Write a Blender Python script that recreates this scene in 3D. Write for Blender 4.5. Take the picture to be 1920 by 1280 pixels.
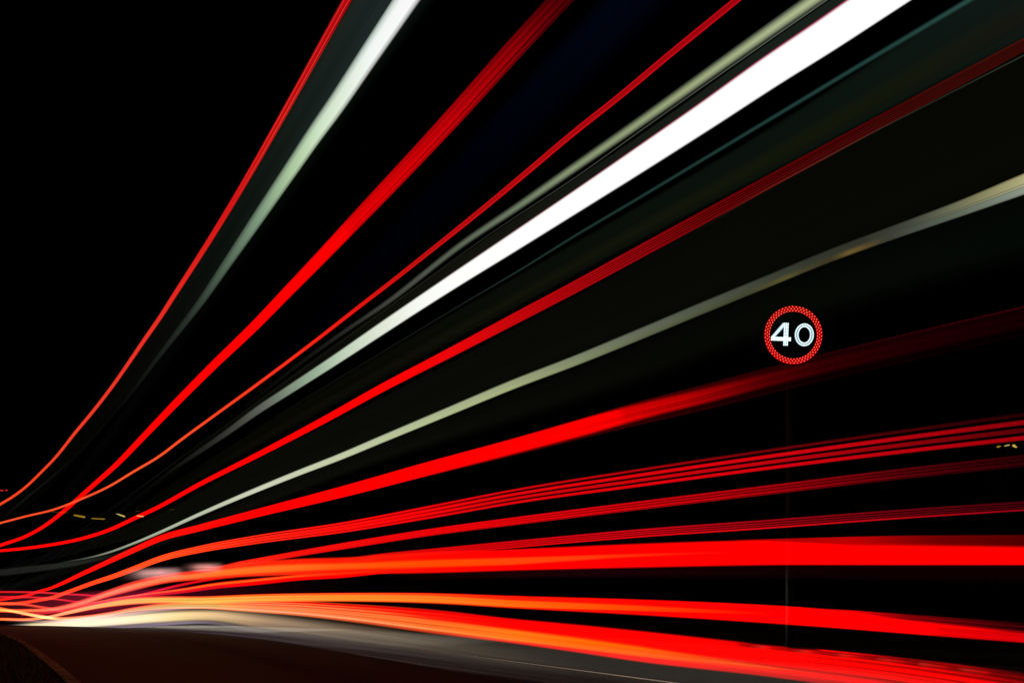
import bpy, bmesh, math, random
from mathutils import Vector, noise

# ------------------------------------------------------------------ camera, world, exposure
S = bpy.context.scene
for o in list(bpy.data.objects): bpy.data.objects.remove(o)
COL = S.collection
F = 1280.0            # focal length in reference pixels (24 mm on 36 mm)
HY = 1110.0           # horizon line, reference pixels
HC = 0.80             # camera height
cam = bpy.data.cameras.new("camera"); cam.lens = 24; cam.sensor_width = 36
cam.shift_y = (HY - 640) / 1920.0
cam.clip_start = 0.02; cam.clip_end = 5000
co = bpy.data.objects.new("camera", cam); COL.objects.link(co)
co.location = (0, 0, HC); co.rotation_euler = (math.radians(90), 0, 0)
S.camera = co
S.render.resolution_x = 1024; S.render.resolution_y = 682
w = bpy.data.worlds.new("World"); S.world = w; w.use_nodes = True
nt = w.node_tree; nt.nodes.clear()
sky = nt.nodes.new("ShaderNodeTexSky"); sky.sky_type = 'NISHITA'; sky.sun_disc = False
sky.sun_elevation = math.radians(-9); sky.sun_rotation = math.radians(200)
bg = nt.nodes.new("ShaderNodeBackground"); bg.inputs[1].default_value = 0.002
wo = nt.nodes.new("ShaderNodeOutputWorld")
nt.links.new(sky.outputs[0], bg.inputs[0]); nt.links.new(bg.outputs[0], wo.inputs[0])
S.view_settings.view_transform = 'Standard'; S.view_settings.look = 'None'
S.view_settings.exposure = 0; S.view_settings.gamma = 1
S.render.engine = 'CYCLES'
S.cycles.transparent_max_bounces = 96
S.cycles.max_bounces = 6

# ------------------------------------------------------------------ helpers
def tag(o, label=None, cat=None, group=None, kind=None):
    if label: o["label"] = label
    if cat: o["category"] = cat
    if group: o["group"] = group
    if kind: o["kind"] = kind
    return o

def mesh_obj(name, verts, faces, mat, parent=None, smooth=False):
    me = bpy.data.meshes.new(name); me.from_pydata(verts, [], faces); me.update()
    o = bpy.data.objects.new(name, me); COL.objects.link(o)
    if mat: me.materials.append(mat)
    if smooth:
        for p in me.polygons: p.use_smooth = True
    if parent: o.parent = parent
    return o

def bm_obj(name, bm, mat, parent=None, smooth=False):
    me = bpy.data.meshes.new(name); bm.to_mesh(me); bm.free()
    o = bpy.data.objects.new(name, me); COL.objects.link(o); me.materials.append(mat)
    if smooth:
        for p in me.polygons: p.use_smooth = True
    if parent: o.parent = parent
    return o

def empty(name, loc, rz=0):
    o = bpy.data.objects.new(name, None); COL.objects.link(o)
    o.location = loc; o.rotation_euler = (0, 0, rz); o.empty_display_size = .2
    return o

def add_box(bm, c, s, bev=0):
    r = bmesh.ops.create_cube(bm, size=1)
    for v in r['verts']:
        v.co = Vector((v.co.x*s[0]+c[0], v.co.y*s[1]+c[1], v.co.z*s[2]+c[2]))
    if bev:
        es = set(e for v in r['verts'] for e in v.link_edges)
        bmesh.ops.bevel(bm, geom=list(es), offset=bev, segments=2, affect='EDGES')

def add_cyl(bm, p0, p1, r0, r1=None, n=16):
    p0 = Vector(p0); p1 = Vector(p1); r1 = r0 if r1 is None else r1
    d = p1-p0; q = d.to_track_quat('Z', 'Y')
    a = []; b = []
    for k in range(n):
        t = 2*math.pi*k/n; u = Vector((math.cos(t), math.sin(t), 0))
        a.append(bm.verts.new(p0+q@(u*r0))); b.append(bm.verts.new(p1+q@(u*r1)))
    for k in range(n):
        bm.faces.new((a[k], a[(k+1) % n], b[(k+1) % n], b[k]))
    bm.faces.new(a[::-1]); bm.faces.new(b)

def mat(name, col, rough=.6, metal=0, nscale=None, namp=.3, bump=0):
    m = bpy.data.materials.new(name); m.use_nodes = True
    t = m.node_tree; b = t.nodes["Principled BSDF"]
    b.inputs["Base Color"].default_value = (*col, 1)
    b.inputs["Roughness"].default_value = rough; b.inputs["Metallic"].default_value = metal
    if nscale:
        tc = t.nodes.new("ShaderNodeTexCoord"); n = t.nodes.new("ShaderNodeTexNoise")
        n.inputs["Scale"].default_value = nscale; n.inputs["Detail"].default_value = 6
        t.links.new(tc.outputs["Object"], n.inputs["Vector"])
        r = t.nodes.new("ShaderNodeValToRGB")
        r.color_ramp.elements[0].position = .3; r.color_ramp.elements[1].position = .7
        r.color_ramp.elements[0].color = (*[c*(1-namp) for c in col], 1)
        r.color_ramp.elements[1].color = (*[c*(1+namp) for c in col], 1)
        t.links.new(n.outputs["Fac"], r.inputs[0]); t.links.new(r.outputs[0], b.inputs["Base Color"])
        if bump:
            bp = t.nodes.new("ShaderNodeBump"); bp.inputs["Strength"].default_value = bump
            bp.inputs["Distance"].default_value = .01
            t.links.new(n.outputs["Fac"], bp.inputs["Height"]); t.links.new(bp.outputs[0], b.inputs["Normal"])
    return m

def s2l(c):
    c = max(0.0, c)/255.0
    return c/12.92 if c <= .04045 else ((c+.055)/1.055)**2.4

def emit(name, rgb, k=1.0):
    m = bpy.data.materials.new(name); m.use_nodes = True
    t = m.node_tree; t.nodes.clear()
    e = t.nodes.new("ShaderNodeEmission"); o = t.nodes.new("ShaderNodeOutputMaterial")
    e.inputs[0].default_value = (*[s2l(c) for c in rgb], 1); e.inputs[1].default_value = k
    t.links.new(e.outputs[0], o.inputs[0])
    return m

def smooth(a, b, x):
    if a == b: return 1.0 if x >= a else 0.0
    t = min(1, max(0, (x-a)/(b-a))); return t*t*(3-2*t)

# ------------------------------------------------------------------ plan of the road
# The carriageway runs past the camera at 36.9 degrees to the left of the view axis,
# straight for eight metres and then in a wide left-hand bend of 190 m radius.
S0, RAD = 8.0, 190.0
def road(s, d):
    """point in plan, s metres along the road, d metres to the right of the camera's line"""
    if s <= S0: th = 0; bx, by = -.6*s, .8*s
    else:
        th = (s-S0)/RAD
        f = RAD*math.sin(th); l = RAD*(1-math.cos(th))
        bx = -.6*(S0+f) - .8*l; by = .8*(S0+f) - .6*l
    nx = .8*math.cos(th) - .6*math.sin(th)*1.0
    ny = .6*math.cos(th) + .8*math.sin(th)*1.0
    # right-hand normal of the heading (turned left by th)
    return bx+nx*d, by+ny*d

def ground(X, Y):
    """the land falls away gently beyond nine metres"""
    r = math.hypot(X, Y)
    t = max(0, min(r, 60)-11)
    return -.030*(t - 3*(1-math.exp(-t/3)))

_cache = {}
def track(d):
    k = round(d, 3)
    if k not in _cache:
        L = []; s = -1.2*max(d, .1)+.02
        while s < 170:
            X, Y = road(s, d)
            if Y > .05: L.append((X/Y, X, Y, s))
            s += .05 if s < 30 else .25
        _cache[k] = L
    return _cache[k]

def on_track(px, d):
    """where the sight line of azimuth px meets the track with lateral offset d"""
    a = (px-960)/F; L = track(d)
    lo, hi = 0, len(L)-1
    while hi-lo > 1:
        m = (lo+hi)//2
        if L[m][0] > a: lo = m
        else: hi = m
    A, B = L[lo], L[hi]
    t = (A[0]-a)/(A[0]-B[0]) if A[0] != B[0] else 0
    t = max(0, min(1, t))
    return A[1]+(B[1]-A[1])*t, A[2]+(B[2]-A[2])*t, A[3]+(B[3]-A[3])*t

def pchip(P):
    P = sorted(P); xs = [p[0] for p in P]; n = len(P)
    def mk(j):
        ys = [p[j] for p in P]
        h = [xs[i+1]-xs[i] for i in range(n-1)]; dl = [(ys[i+1]-ys[i])/h[i] for i in range(n-1)]
        m = [dl[0]]+[(dl[i-1]*h[i]+dl[i]*h[i-1])/(h[i]+h[i-1]) for i in range(1, n-1)]+[dl[-1]]
        def f(x):
            if x <= xs[0]: return ys[0]+m[0]*(x-xs[0])
            if x >= xs[-1]: return ys[-1]+m[-1]*(x-xs[-1])
            i = 0
            while x > xs[i+1]: i += 1
            t = (x-xs[i])/h[i]
            return ((2*t**3-3*t*t+1)*ys[i]+(t**3-2*t*t+t)*h[i]*m[i]+(-2*t**3+3*t*t)*ys[i+1]+(t**3-t*t)*h[i]*m[i+1])
        return f
    return mk(1), mk(2)

def stops(L, x):
    L = sorted(L, key=lambda q: q[0])
    if x <= L[0][0]: return L[0][1]
    for a, b in zip(L, L[1:]):
        if x <= b[0]:
            t = (x-a[0])/(b[0]-a[0])
            if isinstance(a[1], (int, float)): return a[1]+(b[1]-a[1])*t
            return tuple(a[1][k]+(b[1][k]-a[1][k])*t for k in range(3))
    return L[-1][1]

def glow_material(freq, seed, gain=1.0):
    """light left behind by a moving lamp: adds to what is behind it, streaked along its length"""
    m = bpy.data.materials.new("light_trail_glow"); m.use_nodes = True
    t = m.node_tree; t.nodes.clear(); N = t.nodes.new; Lk = t.links.new
    at = N("ShaderNodeAttribute"); at.attribute_name = "glow"
    sa = N("ShaderNodeAttribute"); sa.attribute_name = "streak"
    uv = N("ShaderNodeUVMap"); uv.uv_map = "along"
    sp = N("ShaderNodeSeparateXYZ"); Lk(uv.outputs[0], sp.inputs[0])
    def lane(fr, fl, off):
        a = N("ShaderNodeMath"); a.operation = 'MULTIPLY'; a.inputs[1].default_value = fr; Lk(sp.outputs[1], a.inputs[0])
        b = N("ShaderNodeMath"); b.operation = 'MULTIPLY'; b.inputs[1].default_value = fl; Lk(sp.outputs[0], b.inputs[0])
        c = N("ShaderNodeCombineXYZ"); Lk(a.outputs[0], c.inputs[0]); Lk(b.outputs[0], c.inputs[1]); c.inputs[2].default_value = seed*7.3+off
        n = N("ShaderNodeTexNoise"); n.inputs["Scale"].default_value = 1; n.inputs["Detail"].default_value = 3
        n.inputs["Roughness"].default_value = .65
        Lk(c.outputs[0], n.inputs["Vector"]); return n
    n1 = lane(freq, .05, 0)
    r = N("ShaderNodeMapRange"); r.inputs[1].default_value = .40; r.inputs[2].default_value = .60
    r.inputs[3].default_value = 0; r.inputs[4].default_value = 1; Lk(n1.outputs["Fac"], r.inputs[0])
    # factor = 1 - streak * (1 - r)
    i = N("ShaderNodeMath"); i.operation = 'SUBTRACT'; i.inputs[0].default_value = 1; Lk(r.outputs[0], i.inputs[1])
    q = N("ShaderNodeMath"); q.operation = 'MULTIPLY'; Lk(i.outputs[0], q.inputs[0]); Lk(sa.outputs["Fac"], q.inputs[1])
    z = N("ShaderNodeMath"); z.operation = 'SUBTRACT'; z.inputs[0].default_value = 1; Lk(q.outputs[0], z.inputs[1])
    g = N("ShaderNodeMath"); g.operation = 'MULTIPLY'; g.inputs[1].default_value = .5*gain; Lk(z.outputs[0], g.inputs[0])
    e = N("ShaderNodeEmission"); Lk(at.outputs["Color"], e.inputs[0]); Lk(g.outputs[0], e.inputs[1])
    tr = N("ShaderNodeBsdfTransparent"); ad = N("ShaderNodeAddShader"); o = N("ShaderNodeOutputMaterial")
    Lk(e.outputs[0], ad.inputs[0]); Lk(tr.outputs[0], ad.inputs[1]); Lk(ad.outputs[0], o.inputs[0])
    return m

_seed = [0]
def trail(name, d, pts, layers, x0=-70, x1=2500, rows=None, streak=0, freq=9, label=None, cat="light trail",
          parent=None, group=None, step=10, ymin=-420, fade=None, thick=.012):
    """A lamp's path through the place: a flattened tube following the road at lateral offset d.
    pts (x, y, thickness) give its height profile by sight line; layers give the lamp's glow across it."""
    _seed[0] += 1
    fy, fw = pchip(pts)
    xs = []; x = x0
    while x < x1:
        if fy(x) < ymin and x > 300: break
        xs.append(x); x += step*(1 if x < 2000 else 3)
    wmax = max(p[2] for p in pts)
    R = rows or int(max(10, min(64, wmax*1.1)))
    verts = []; faces = []; cols = []; strk = []; uvs = []
    ring = 2*R
    prev = None; u = 0
    for i, x in enumerate(xs):
        y = fy(x); w_ = max(1.2, fw(x))
        sl = (fy(x+4)-fy(x-4))/8
        vext = w_*math.sqrt(1+sl*sl)
        X, Y, s = on_track(x, d)
        k = Y/F
        zc = HC+(HY-y)*k; hh = vext*.5*k
        # lateral direction in plan
        X2, Y2 = road(s, d+1); X1, Y1 = road(s, d)
        nx, ny = X2-X1, Y2-Y1
        if prev: u += math.hypot(X-prev[0], Y-prev[1])
        prev = (X, Y)
        th = min(thick, hh*.3)
        for j in range(ring):
            v = (j+.0)/R if j <= R else (ring-j)/R
            side = 1 if j <= R else -1
            t = th*math.sqrt(max(0, 1-(2*v-1)**2))*side
            verts.append((X+nx*t, Y+ny*t, zc+hh*(1-2*v)))
            c = (0., 0., 0.)
            for (v0, v1, soft, L) in layers:
                va = stops(v0, x) if isinstance(v0, list) else v0
                vb = stops(v1, x) if isinstance(v1, list) else v1
                sf = stops(soft, x) if isinstance(soft, list) else soft
                a = smooth(va-sf, va+sf, v)*(1-smooth(vb-sf, vb+sf, v))
                q = stops(L, x)
                c = tuple(c[n]*(1-a)+a*q[n] for n in range(3))
            f = stops(fade, x) if fade else 1
            if streak and c[0] >= 249 and c[1] < 190: c = (290, c[1], c[2])      # lamps at full burn stay clipped inside their streaks
            cols.append(tuple(s2l(n)*f for n in c)+(1,))
            strk.append(stops(streak, x) if isinstance(streak, list) else streak)
            uvs.append((u, v))
        if i:
            a = (i-1)*ring; b = i*ring
            for j in range(ring):
                j2 = (j+1) % ring
                faces.append((a+j, a+j2, b+j2, b+j))
    faces.append(tuple(range(ring))[::-1]); n0 = (len(xs)-1)*ring; faces.append(tuple(range(n0, n0+ring)))
    m = glow_material(freq, _seed[0])
    o = mesh_obj(name, verts, faces, m, parent, smooth=True)
    me = o.data
    ca = me.attributes.new("glow", 'FLOAT_COLOR', 'POINT')
    for i, c in enumerate(cols): ca.data[i].color = c
    sa = me.attributes.new("streak", 'FLOAT', 'POINT')
    for i, c in enumerate(strk): sa.data[i].value = c
    ul = me.uv_layers.new(name="along")
    for lp in me.loops: ul.data[lp.index].uv = uvs[lp.vertex_index]
    if label: tag(o, label, cat, group)
    return o

# ------------------------------------------------------------------ ground, road, kerb
m_asphalt = mat("asphalt", (.017, .025, .027), .95, 0, 28, .45, .5)
m_verge = mat("verge_soil", (.012, .026, .008), .95, 0, 9, .5, .6)
m_kerb = mat("kerb_concrete", (.14, .24, .17), .9, 0, 7, .75, .8)
m_line = mat("reflection_tone", (.62, .62, .58), .6, 0, 20, .15)  # tone of the strip that imitates a road reflection

def strip(name, dfun0, dfun1, zoff, m, s0=-12, s1=160, ds=1.0, cols=1, kind='structure'):
    V = []; Fc = []; s = s0; n = 0
    while s <= s1:
        for k in range(cols+1):
            d = dfun0(s)+(dfun1(s)-dfun0(s))*k/cols
            X, Y = road(s, d); V.append((X, Y, ground(X, Y)+zoff))
        if n:
            for k in range(cols):
                a = (n-1)*(cols+1)+k; b = n*(cols+1)+k
                Fc.append((a, a+1, b+1, b))
        n += 1; s += ds
    o = mesh_obj(name, V, Fc, m); o["kind"] = kind; return o

def kerb_d(s): return .53-.030*max(0, min(s, 40)-6)-.0*s
gv = []; gf = []
rs = [0, 2, 4, 6, 8, 10, 12, 14, 16, 20, 25, 30, 36, 42, 50, 58, 66, 90, 150, 300, 700, 1800, 4000]
NA = 96
for r in rs:
    for k in range(NA):
        t = 2*math.pi*k/NA; X = r*math.cos(t); Y = r*math.sin(t)
        gv.append((X, Y, ground(X, Y)-.06-(0.05 if r > 40 else 0)))
for i in range(len(rs)-1):
    for k in range(NA):
        k2 = (k+1) % NA
        gf.append((i*NA+k, (i+1)*NA+k, (i+1)*NA+k2, i*NA+k2))
g = mesh_obj("ground", gv, gf, m_verge); g["kind"] = "structure"
strip("road", lambda s: kerb_d(s)+.02, lambda s: 7.6, 0.0, m_asphalt, cols=8)
strip("verge", lambda s: kerb_d(s)-8, lambda s: kerb_d(s)-.10, .085, m_verge, cols=10)
strip("far_verge", lambda s: 7.74, lambda s: 16, .085, m_verge, cols=8)

def kerb(name, dfun, label):
    root = empty(name, (*road(0, dfun(0)), 0)); tag(root, label, "kerb")
    s = -6.0
    k = 0
    bm = bmesh.new()
    rnd = random.Random(5)
    while s < 60:
        L = .915; j = rnd.uniform(-.004, .004)
        ring = []
        for ss in (s+.003, s+.3, s+.6, s+L-.003):
            pr = []
            for (dd, z) in ((.0, -.05), (.0, .085), (-.018, .098), (-.100, .100), (-.100, -.05)):
                X, Y = road(ss, dfun(ss)+dd+j); pr.append(bm.verts.new((X, Y, ground(X, Y)+z+j*.6)))
            ring.append(pr)
        for a, b in zip(ring, ring[1:]):
            for q in range(4): bm.faces.new((a[q], a[q+1], b[q+1], b[q]))
        bm.faces.new(ring[0]); bm.faces.new(ring[-1][::-1])
        s += L
    o = bm_obj("kerb_stones", bm, m_kerb, root)
    o.matrix_parent_inverse = root.matrix_world.inverted()
    o.location = -Vector(root.location)
    return root
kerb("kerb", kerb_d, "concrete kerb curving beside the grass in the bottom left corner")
m_kerb = mat("shaded_kerb", (.05, .065, .05), .9, 0, 14, .3)  # kerb concrete with shade put into the colour for the far side
kerb("far_kerb", lambda s: 7.73, "darkened concrete kerb on the far side of the road below the speed sign")["category"] = "kerb"

# pale tapering strip painted in for a reflection on the road
strip("glint_line", lambda s: 4.72, lambda s: 4.72+.055*max(0,min(1,(7.4-s)/3)), .005, m_line, s0=2, s1=7.4, ds=.3)
bpy.data.objects["glint_line"].name = "road_reflection"

# grass on the verge: one mesh of blades
m_grass = mat("grass_blade", (.034, .090, .022), .8, 0, 3, .5)
rnd = random.Random(11)
V = []; Fc = []
for n in range(9000):
    s = rnd.uniform(4.5, 22)
    d = kerb_d(s)-.115-abs(rnd.gauss(0, .5))
    X, Y = road(s, d); z = ground(X, Y)+.08
    h = rnd.uniform(.05, .16)*(.35+.65*min(1, (kerb_d(s)-d-.1)*5))*(1+max(0, min(1.6, (kerb_d(s)-d-.3)*1.3)))
    a = rnd.uniform(0, 6.28); lean = rnd.uniform(.1, .7)*h; wd = rnd.uniform(.002, .0045)
    cx, cy = math.cos(a), math.sin(a); b = rnd.uniform(0, 6.28); lx, ly = math.cos(b)*lean, math.sin(b)*lean
    i = len(V)
    V += [(X-cx*wd, Y-cy*wd, z), (X+cx*wd, Y+cy*wd, z), (X+cx*wd*.7+lx*.4, Y+cy*wd*.7+ly*.4, z+h*.6),
          (X-cx*wd*.7+lx*.4, Y-cy*wd*.7+ly*.4, z+h*.6), (X+lx, Y+ly, z+h)]
    Fc += [(i, i+1, i+2, i+3), (i+3, i+2, i+4)]
gr = mesh_obj("grass", V, Fc, m_grass); tag(gr, "rough dark grass on the verge in the bottom left corner", "grass", kind="stuff")

# ------------------------------------------------------------------ LED speed sign
m_black = mat("sign_black", (.0016, .0018, .002), .95, 0, 30, .2)
m_black.node_tree.nodes["Principled BSDF"].inputs["Specular IOR Level"].default_value = .05
m_galv = mat("painted_steel", (.014, .034, .024), .8, 0, 25, .25)
m_ledred = emit("led_red_glow", (170, 0, 4), 1.0)
m_dotred = emit("led_red_point", (255, 120, 96), 2.4)
m_ledwh = emit("led_white_glow", (120, 158, 176), 1.0)
m_dotwh = emit("led_white_point", (240, 255, 255), 1.9)
SY = 8.7; SX = (1489-960)/F*SY; SZ = HC+(HY-626.5)/F*SY; PX = SY/F    # metres per reference pixel there
sg = empty("speed_limit_sign", (SX, SY, ground(SX, SY)))
tag(sg, "electronic speed limit sign with red LED ring and white 40 on a pole", "road sign")
zc = SZ-sg.location.z
roll = math.radians(2.2)
face = empty("display", (0, 0, zc)); face.parent = sg; face.rotation_euler = (0, roll, 0)
bpy.data.objects.remove(face)
def fp(x, y, dy=0):    # face coordinates in reference pixels (y up) -> local metres
    X = (x*math.cos(roll)+y*math.sin(roll))*PX; Z = (-x*math.sin(roll)+y*math.cos(roll))*PX
    return Vector((X, dy, zc+Z))
bm = bmesh.new(); add_box(bm, (0, .11, zc), (.96, .16, 1.04), .02)
hs = bm_obj("housing", bm, m_black, sg)
bm = bmesh.new()
for sx in (-1, 1): add_box(bm, (sx*.487, .04, zc), (.014, .30, 1.04), .003)
add_box(bm, (0, -.01, zc+.527), (.988, .20, .014), .003)
bm_obj("visor", bm, m_black, sg)
bm = bmesh.new(); add_cyl(bm, (.045, .26, 0), (.045, .26, zc+.45), .045, .045, 20)
bm_obj("pole", bm, m_galv, sg, True)
for dz in (-.3, .3):
    bm = bmesh.new(); add_box(bm, (.045, .235, zc+dz), (.22, .10, .05), .008)
    bm_obj("bracket", bm, m_galv, sg)
bm = bmesh.new(); add_cyl(bm, (.045, .26, -.02), (.045, .26, .14), .075, .055, 20); bm_obj("pole_base", bm, m_galv, sg, True)
bm = bmesh.new(); add_box(bm, (.045, .205, .75), (.09, .02, .26), .006); bm_obj("access_door", bm, m_galv, sg)
# red annulus
bm = bmesh.new(); NR = 96; ra, rb = 44.2, 54.6
rings = []
for (r, dy) in ((ra, .030), (ra, .024), (rb, .024), (rb, .030)):
    rings.append([bm.verts.new(fp(r*math.cos(2*math.pi*k/NR), r*math.sin(2*math.pi*k/NR), dy)) for k in range(NR)])
for a, b in zip(rings, rings[1:]):
    for k in range(NR): bm.faces.new((a[k], a[(k+1) % NR], b[(k+1) % NR], b[k]))
ring = bm_obj("led_ring", bm, m_ledred, sg)
def dots(o, P, r, m, dy=.020):     # the LED lenses are the surface pattern of their ring or digit
    bm = bmesh.new(); bm.from_mesh(o.data); n0 = len(bm.faces)
    for (x, y) in P:
        c = fp(x, y, dy)
        tip = bm.verts.new(c+Vector((0, -.004, 0)))
        a = [bm.verts.new(c+Vector((math.cos(t)*r*PX*.7, -.003, math.sin(t)*r*PX*.7))) for t in [math.pi*k/4 for k in range(8)]]
        b = [bm.verts.new(c+Vector((math.cos(t)*r*PX, .004, math.sin(t)*r*PX))) for t in [math.pi*k/4 for k in range(8)]]
        for k in range(8):
            bm.faces.new((tip, a[k], a[(k+1) % 8])); bm.faces.new((a[k], b[k], b[(k+1) % 8], a[(k+1) % 8]))
    bm.faces.ensure_lookup_table()
    for f in bm.faces[n0:]: f.material_index = 1
    o.data.materials.append(m); bm.to_mesh(o.data); bm.free()
P = []
n = 50
for j, r in enumerate((45.4, 49.2, 53.0)):
    for k in range(n):
        t = 2*math.pi*(k+(.5 if j == 1 else 0))/n; P.append((r*math.cos(t), r*math.sin(t)))
dots(ring, P, .62, m_dotred)
# digit four
def prism(name, polys, m, dy=.024):
    bm = bmesh.new()
    for pl in polys:
        f = [bm.verts.new(fp(x, y, dy)) for x, y in pl]; b = [bm.verts.new(fp(x, y, dy+.006)) for x, y in pl]
        bm.faces.new(f)
        for k in range(len(pl)):
            k2 = (k+1) % len(pl); bm.faces.new((f[k2], f[k], b[k], b[k2]))
    return bm_obj(name, bm, m, sg)
def line_pts(a, b, n): return [(a[0]+(b[0]-a[0])*k/(n-1), a[1]+(b[1]-a[1])*k/(n-1)) for k in range(n)]
# stem x -17..-9.5, y 22..-20 ; bar y -5..-11 from -41 to -4 ; diagonal
four = prism("digit", [
    [(-20, 22), (-10.5, 22), (-10.5, -4.2), (-18.5, -4.2), (-18.5, 19)][:4] and [(-18.3, 22.3), (-9.6, 22.3), (-9.6, -4.6), (-18.3, -4.6)],
    [(-41.8, -4.6), (-4.2, -4.6), (-4.2, -11.8), (-41.8, -11.8)],
    [(-18.3, -11.8), (-9.6, -11.8), (-9.6, -20.5), (-18.3, -20.5)],
    [(-41.8, -4.6), (-33.6, -4.6), (-18.3, 13.0), (-18.3, 22.3), (-20.6, 22.3)]], m_ledwh)
P = []
for x in (-17.0, -13.9, -10.8): P += line_pts((x, 21), (x, -19.3), 15)
for y in (-5.8, -8.2, -10.7): P += line_pts((-40.4, y), (-5.4, y), 14)
P += line_pts((-39.5, -4.6), (-19.3, 20.3), 11); P += line_pts((-36.2, -4.2), (-18.6, 16.8), 10)
dots(four, P, 1.05, m_dotwh)
# digit zero
bm = bmesh.new(); NZ = 48; rr = []
cx0, cy0 = 20.6, 1.2
for (a, b, dy) in ((10.6, 14.6, .030), (10.6, 14.6, .024), (18.0, 21.4, .024), (18.0, 21.4, .030)):
    rr.append([bm.verts.new(fp(cx0+a*math.cos(2*math.pi*k/NZ), cy0+b*math.sin(2*math.pi*k/NZ), dy)) for k in range(NZ)])
for a, b in zip(rr, rr[1:]):
    for k in range(NZ): bm.faces.new((a[k], a[(k+1) % NZ], b[(k+1) % NZ], b[k]))
zero = bm_obj("digit", bm, m_ledwh, sg)
P = [(cx0+16.6*math.cos(2*math.pi*k/34), cy0+20.0*math.sin(2*math.pi*k/34)) for k in range(34)]
P += [(cx0+12.2*math.cos(2*math.pi*(k+.5)/28), cy0+15.8*math.sin(2*math.pi*(k+.5)/28)) for k in range(28)]
dots(zero, P, 1.12, m_dotwh)

# ------------------------------------------------------------------ distant street lamps
m_post = mat("lamp_post_paint", (.05, .05, .05), .6, .3, 12, .2)
def far_lamp(px, py, Y, wpx, hpx, mt, label, tilt=0, cat="street lamp", name="street_lamp", group=None, lobes=None):
    wpx *= .92; hpx *= .72
    X = (px-960)/F*Y; z = HC+(HY-py)/F*Y; g = ground(X, Y)-.1; k = Y/F
    root = empty(name, (X, Y, g)); tag(root, label, cat, group)
    zc = z-g
    bm = bmesh.new(); add_cyl(bm, (0, .5, 0), (0, .5, zc+.16), .09, .05, 10)
    add_cyl(bm, (0, .5, zc+.15), (0, 0, zc+.16), .035, .03, 8); bm_obj("post", bm, m_post, root, True)
    bm = bmesh.new(); add_box(bm, (0, .02, zc+hpx*k*.5+.07), (wpx*k*.9, .3, .09), .02); bm_obj("lamp_head", bm, m_post, root)
    bm = bmesh.new()
    for (fx, fz, fw, fh) in (lobes or [(-.3, .12, .5, .8), (.05, -.05, .6, .8), (.33, -.12, .45, .9)]):
        r = bmesh.ops.create_icosphere(bm, subdivisions=3, radius=.5)
        for v in r['verts']:
            x = v.co.x*fw*wpx*k; zz = v.co.z*fh*hpx*k
            v.co = Vector((x+fx*wpx*k, v.co.y*.12, zc+zz+fz*hpx*k+tilt*(x+fx*wpx*k)))
    bm_obj("lamp_lens", bm, mt, root, True)
    return root
e_y = emit("sodium_lamp", (150, 116, 30), 1.0); e_yb = emit("warm_lamp", (205, 178, 104), 1.0)
e_dim = emit("dim_sodium_lamp", (58, 46, 14), 1.0); e_red = emit("red_lamp", (215, 40, 50), 1.0)
e_br = emit("bright_sodium_lamp", (205, 165, 80), 1.0)
GL = "street lamps far beyond the bend"
far_lamp(112, 960, 64, 34, 2.4, e_dim, "dim sodium street lamp where two red trails cross at far left", -.03, group=GL)
far_lamp(149, 967, 66, 22, 6, e_y, "fat amber street lamp glow left of the others below the crossing trails", -.12, group=GL)
far_lamp(184, 972, 70, 26, 3.2, e_y, "flat amber street lamp lowest of the far row", -.02, group=GL)
far_lamp(226, 965, 74, 17, 4.6, e_yb, "small bright white-amber street lamp tilted down to the right", -.30, group=GL)
far_lamp(263, 967, 78, 13, 3.2, e_yb, "small street lamp right beside the fourth red trail", -.05, group=GL)
far_lamp(258, 958, 90, 10, 1.5, e_dim, "faintest thin street lamp just above the small one by the trail", 0, group=GL)
far_lamp(322, 955, 90, 9, 1.8, e_dim, "tiny dim street lamp on its own at the right end of the far row", 0, group=GL)
far_lamp(1872, 837, 34, 8, 5, e_y, "dull amber lamp at the left of the right-hand trio", .1, lobes=[(0, 0, .9, .9), (.4, .15, .4, .4)])
far_lamp(1888, 835, 34, 10, 3.2, e_yb, "thin pale lamp in the middle of the right-hand trio", .1, lobes=[(-.2, 0, .7, .7), (.25, .2, .6, .8)])
far_lamp(1902, 836, 34, 9, 7, e_br, "brightest round lamp at the right of the right-hand trio", -.2, lobes=[(-.1, .1, .7, .9), (.3, -.2, .5, .5)])
far_lamp(2, 919, 70, 9, 3.2, e_red, "red warning lamp cut by the left edge above the first trail", 0, "warning lamp", "warning_lamp")
far_lamp(12, 918.5, 72, 4, 3.4, e_red, "smallest red warning lamp just inside the left edge", 0, "warning lamp", "warning_lamp", lobes=[(0, 0, 1, 1)])

#TRAILS
NEAR, FAR_ = 1.65, 3.6
R = (255, 0, 0)
def T(*a, **k): return trail(*a, **k)

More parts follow.
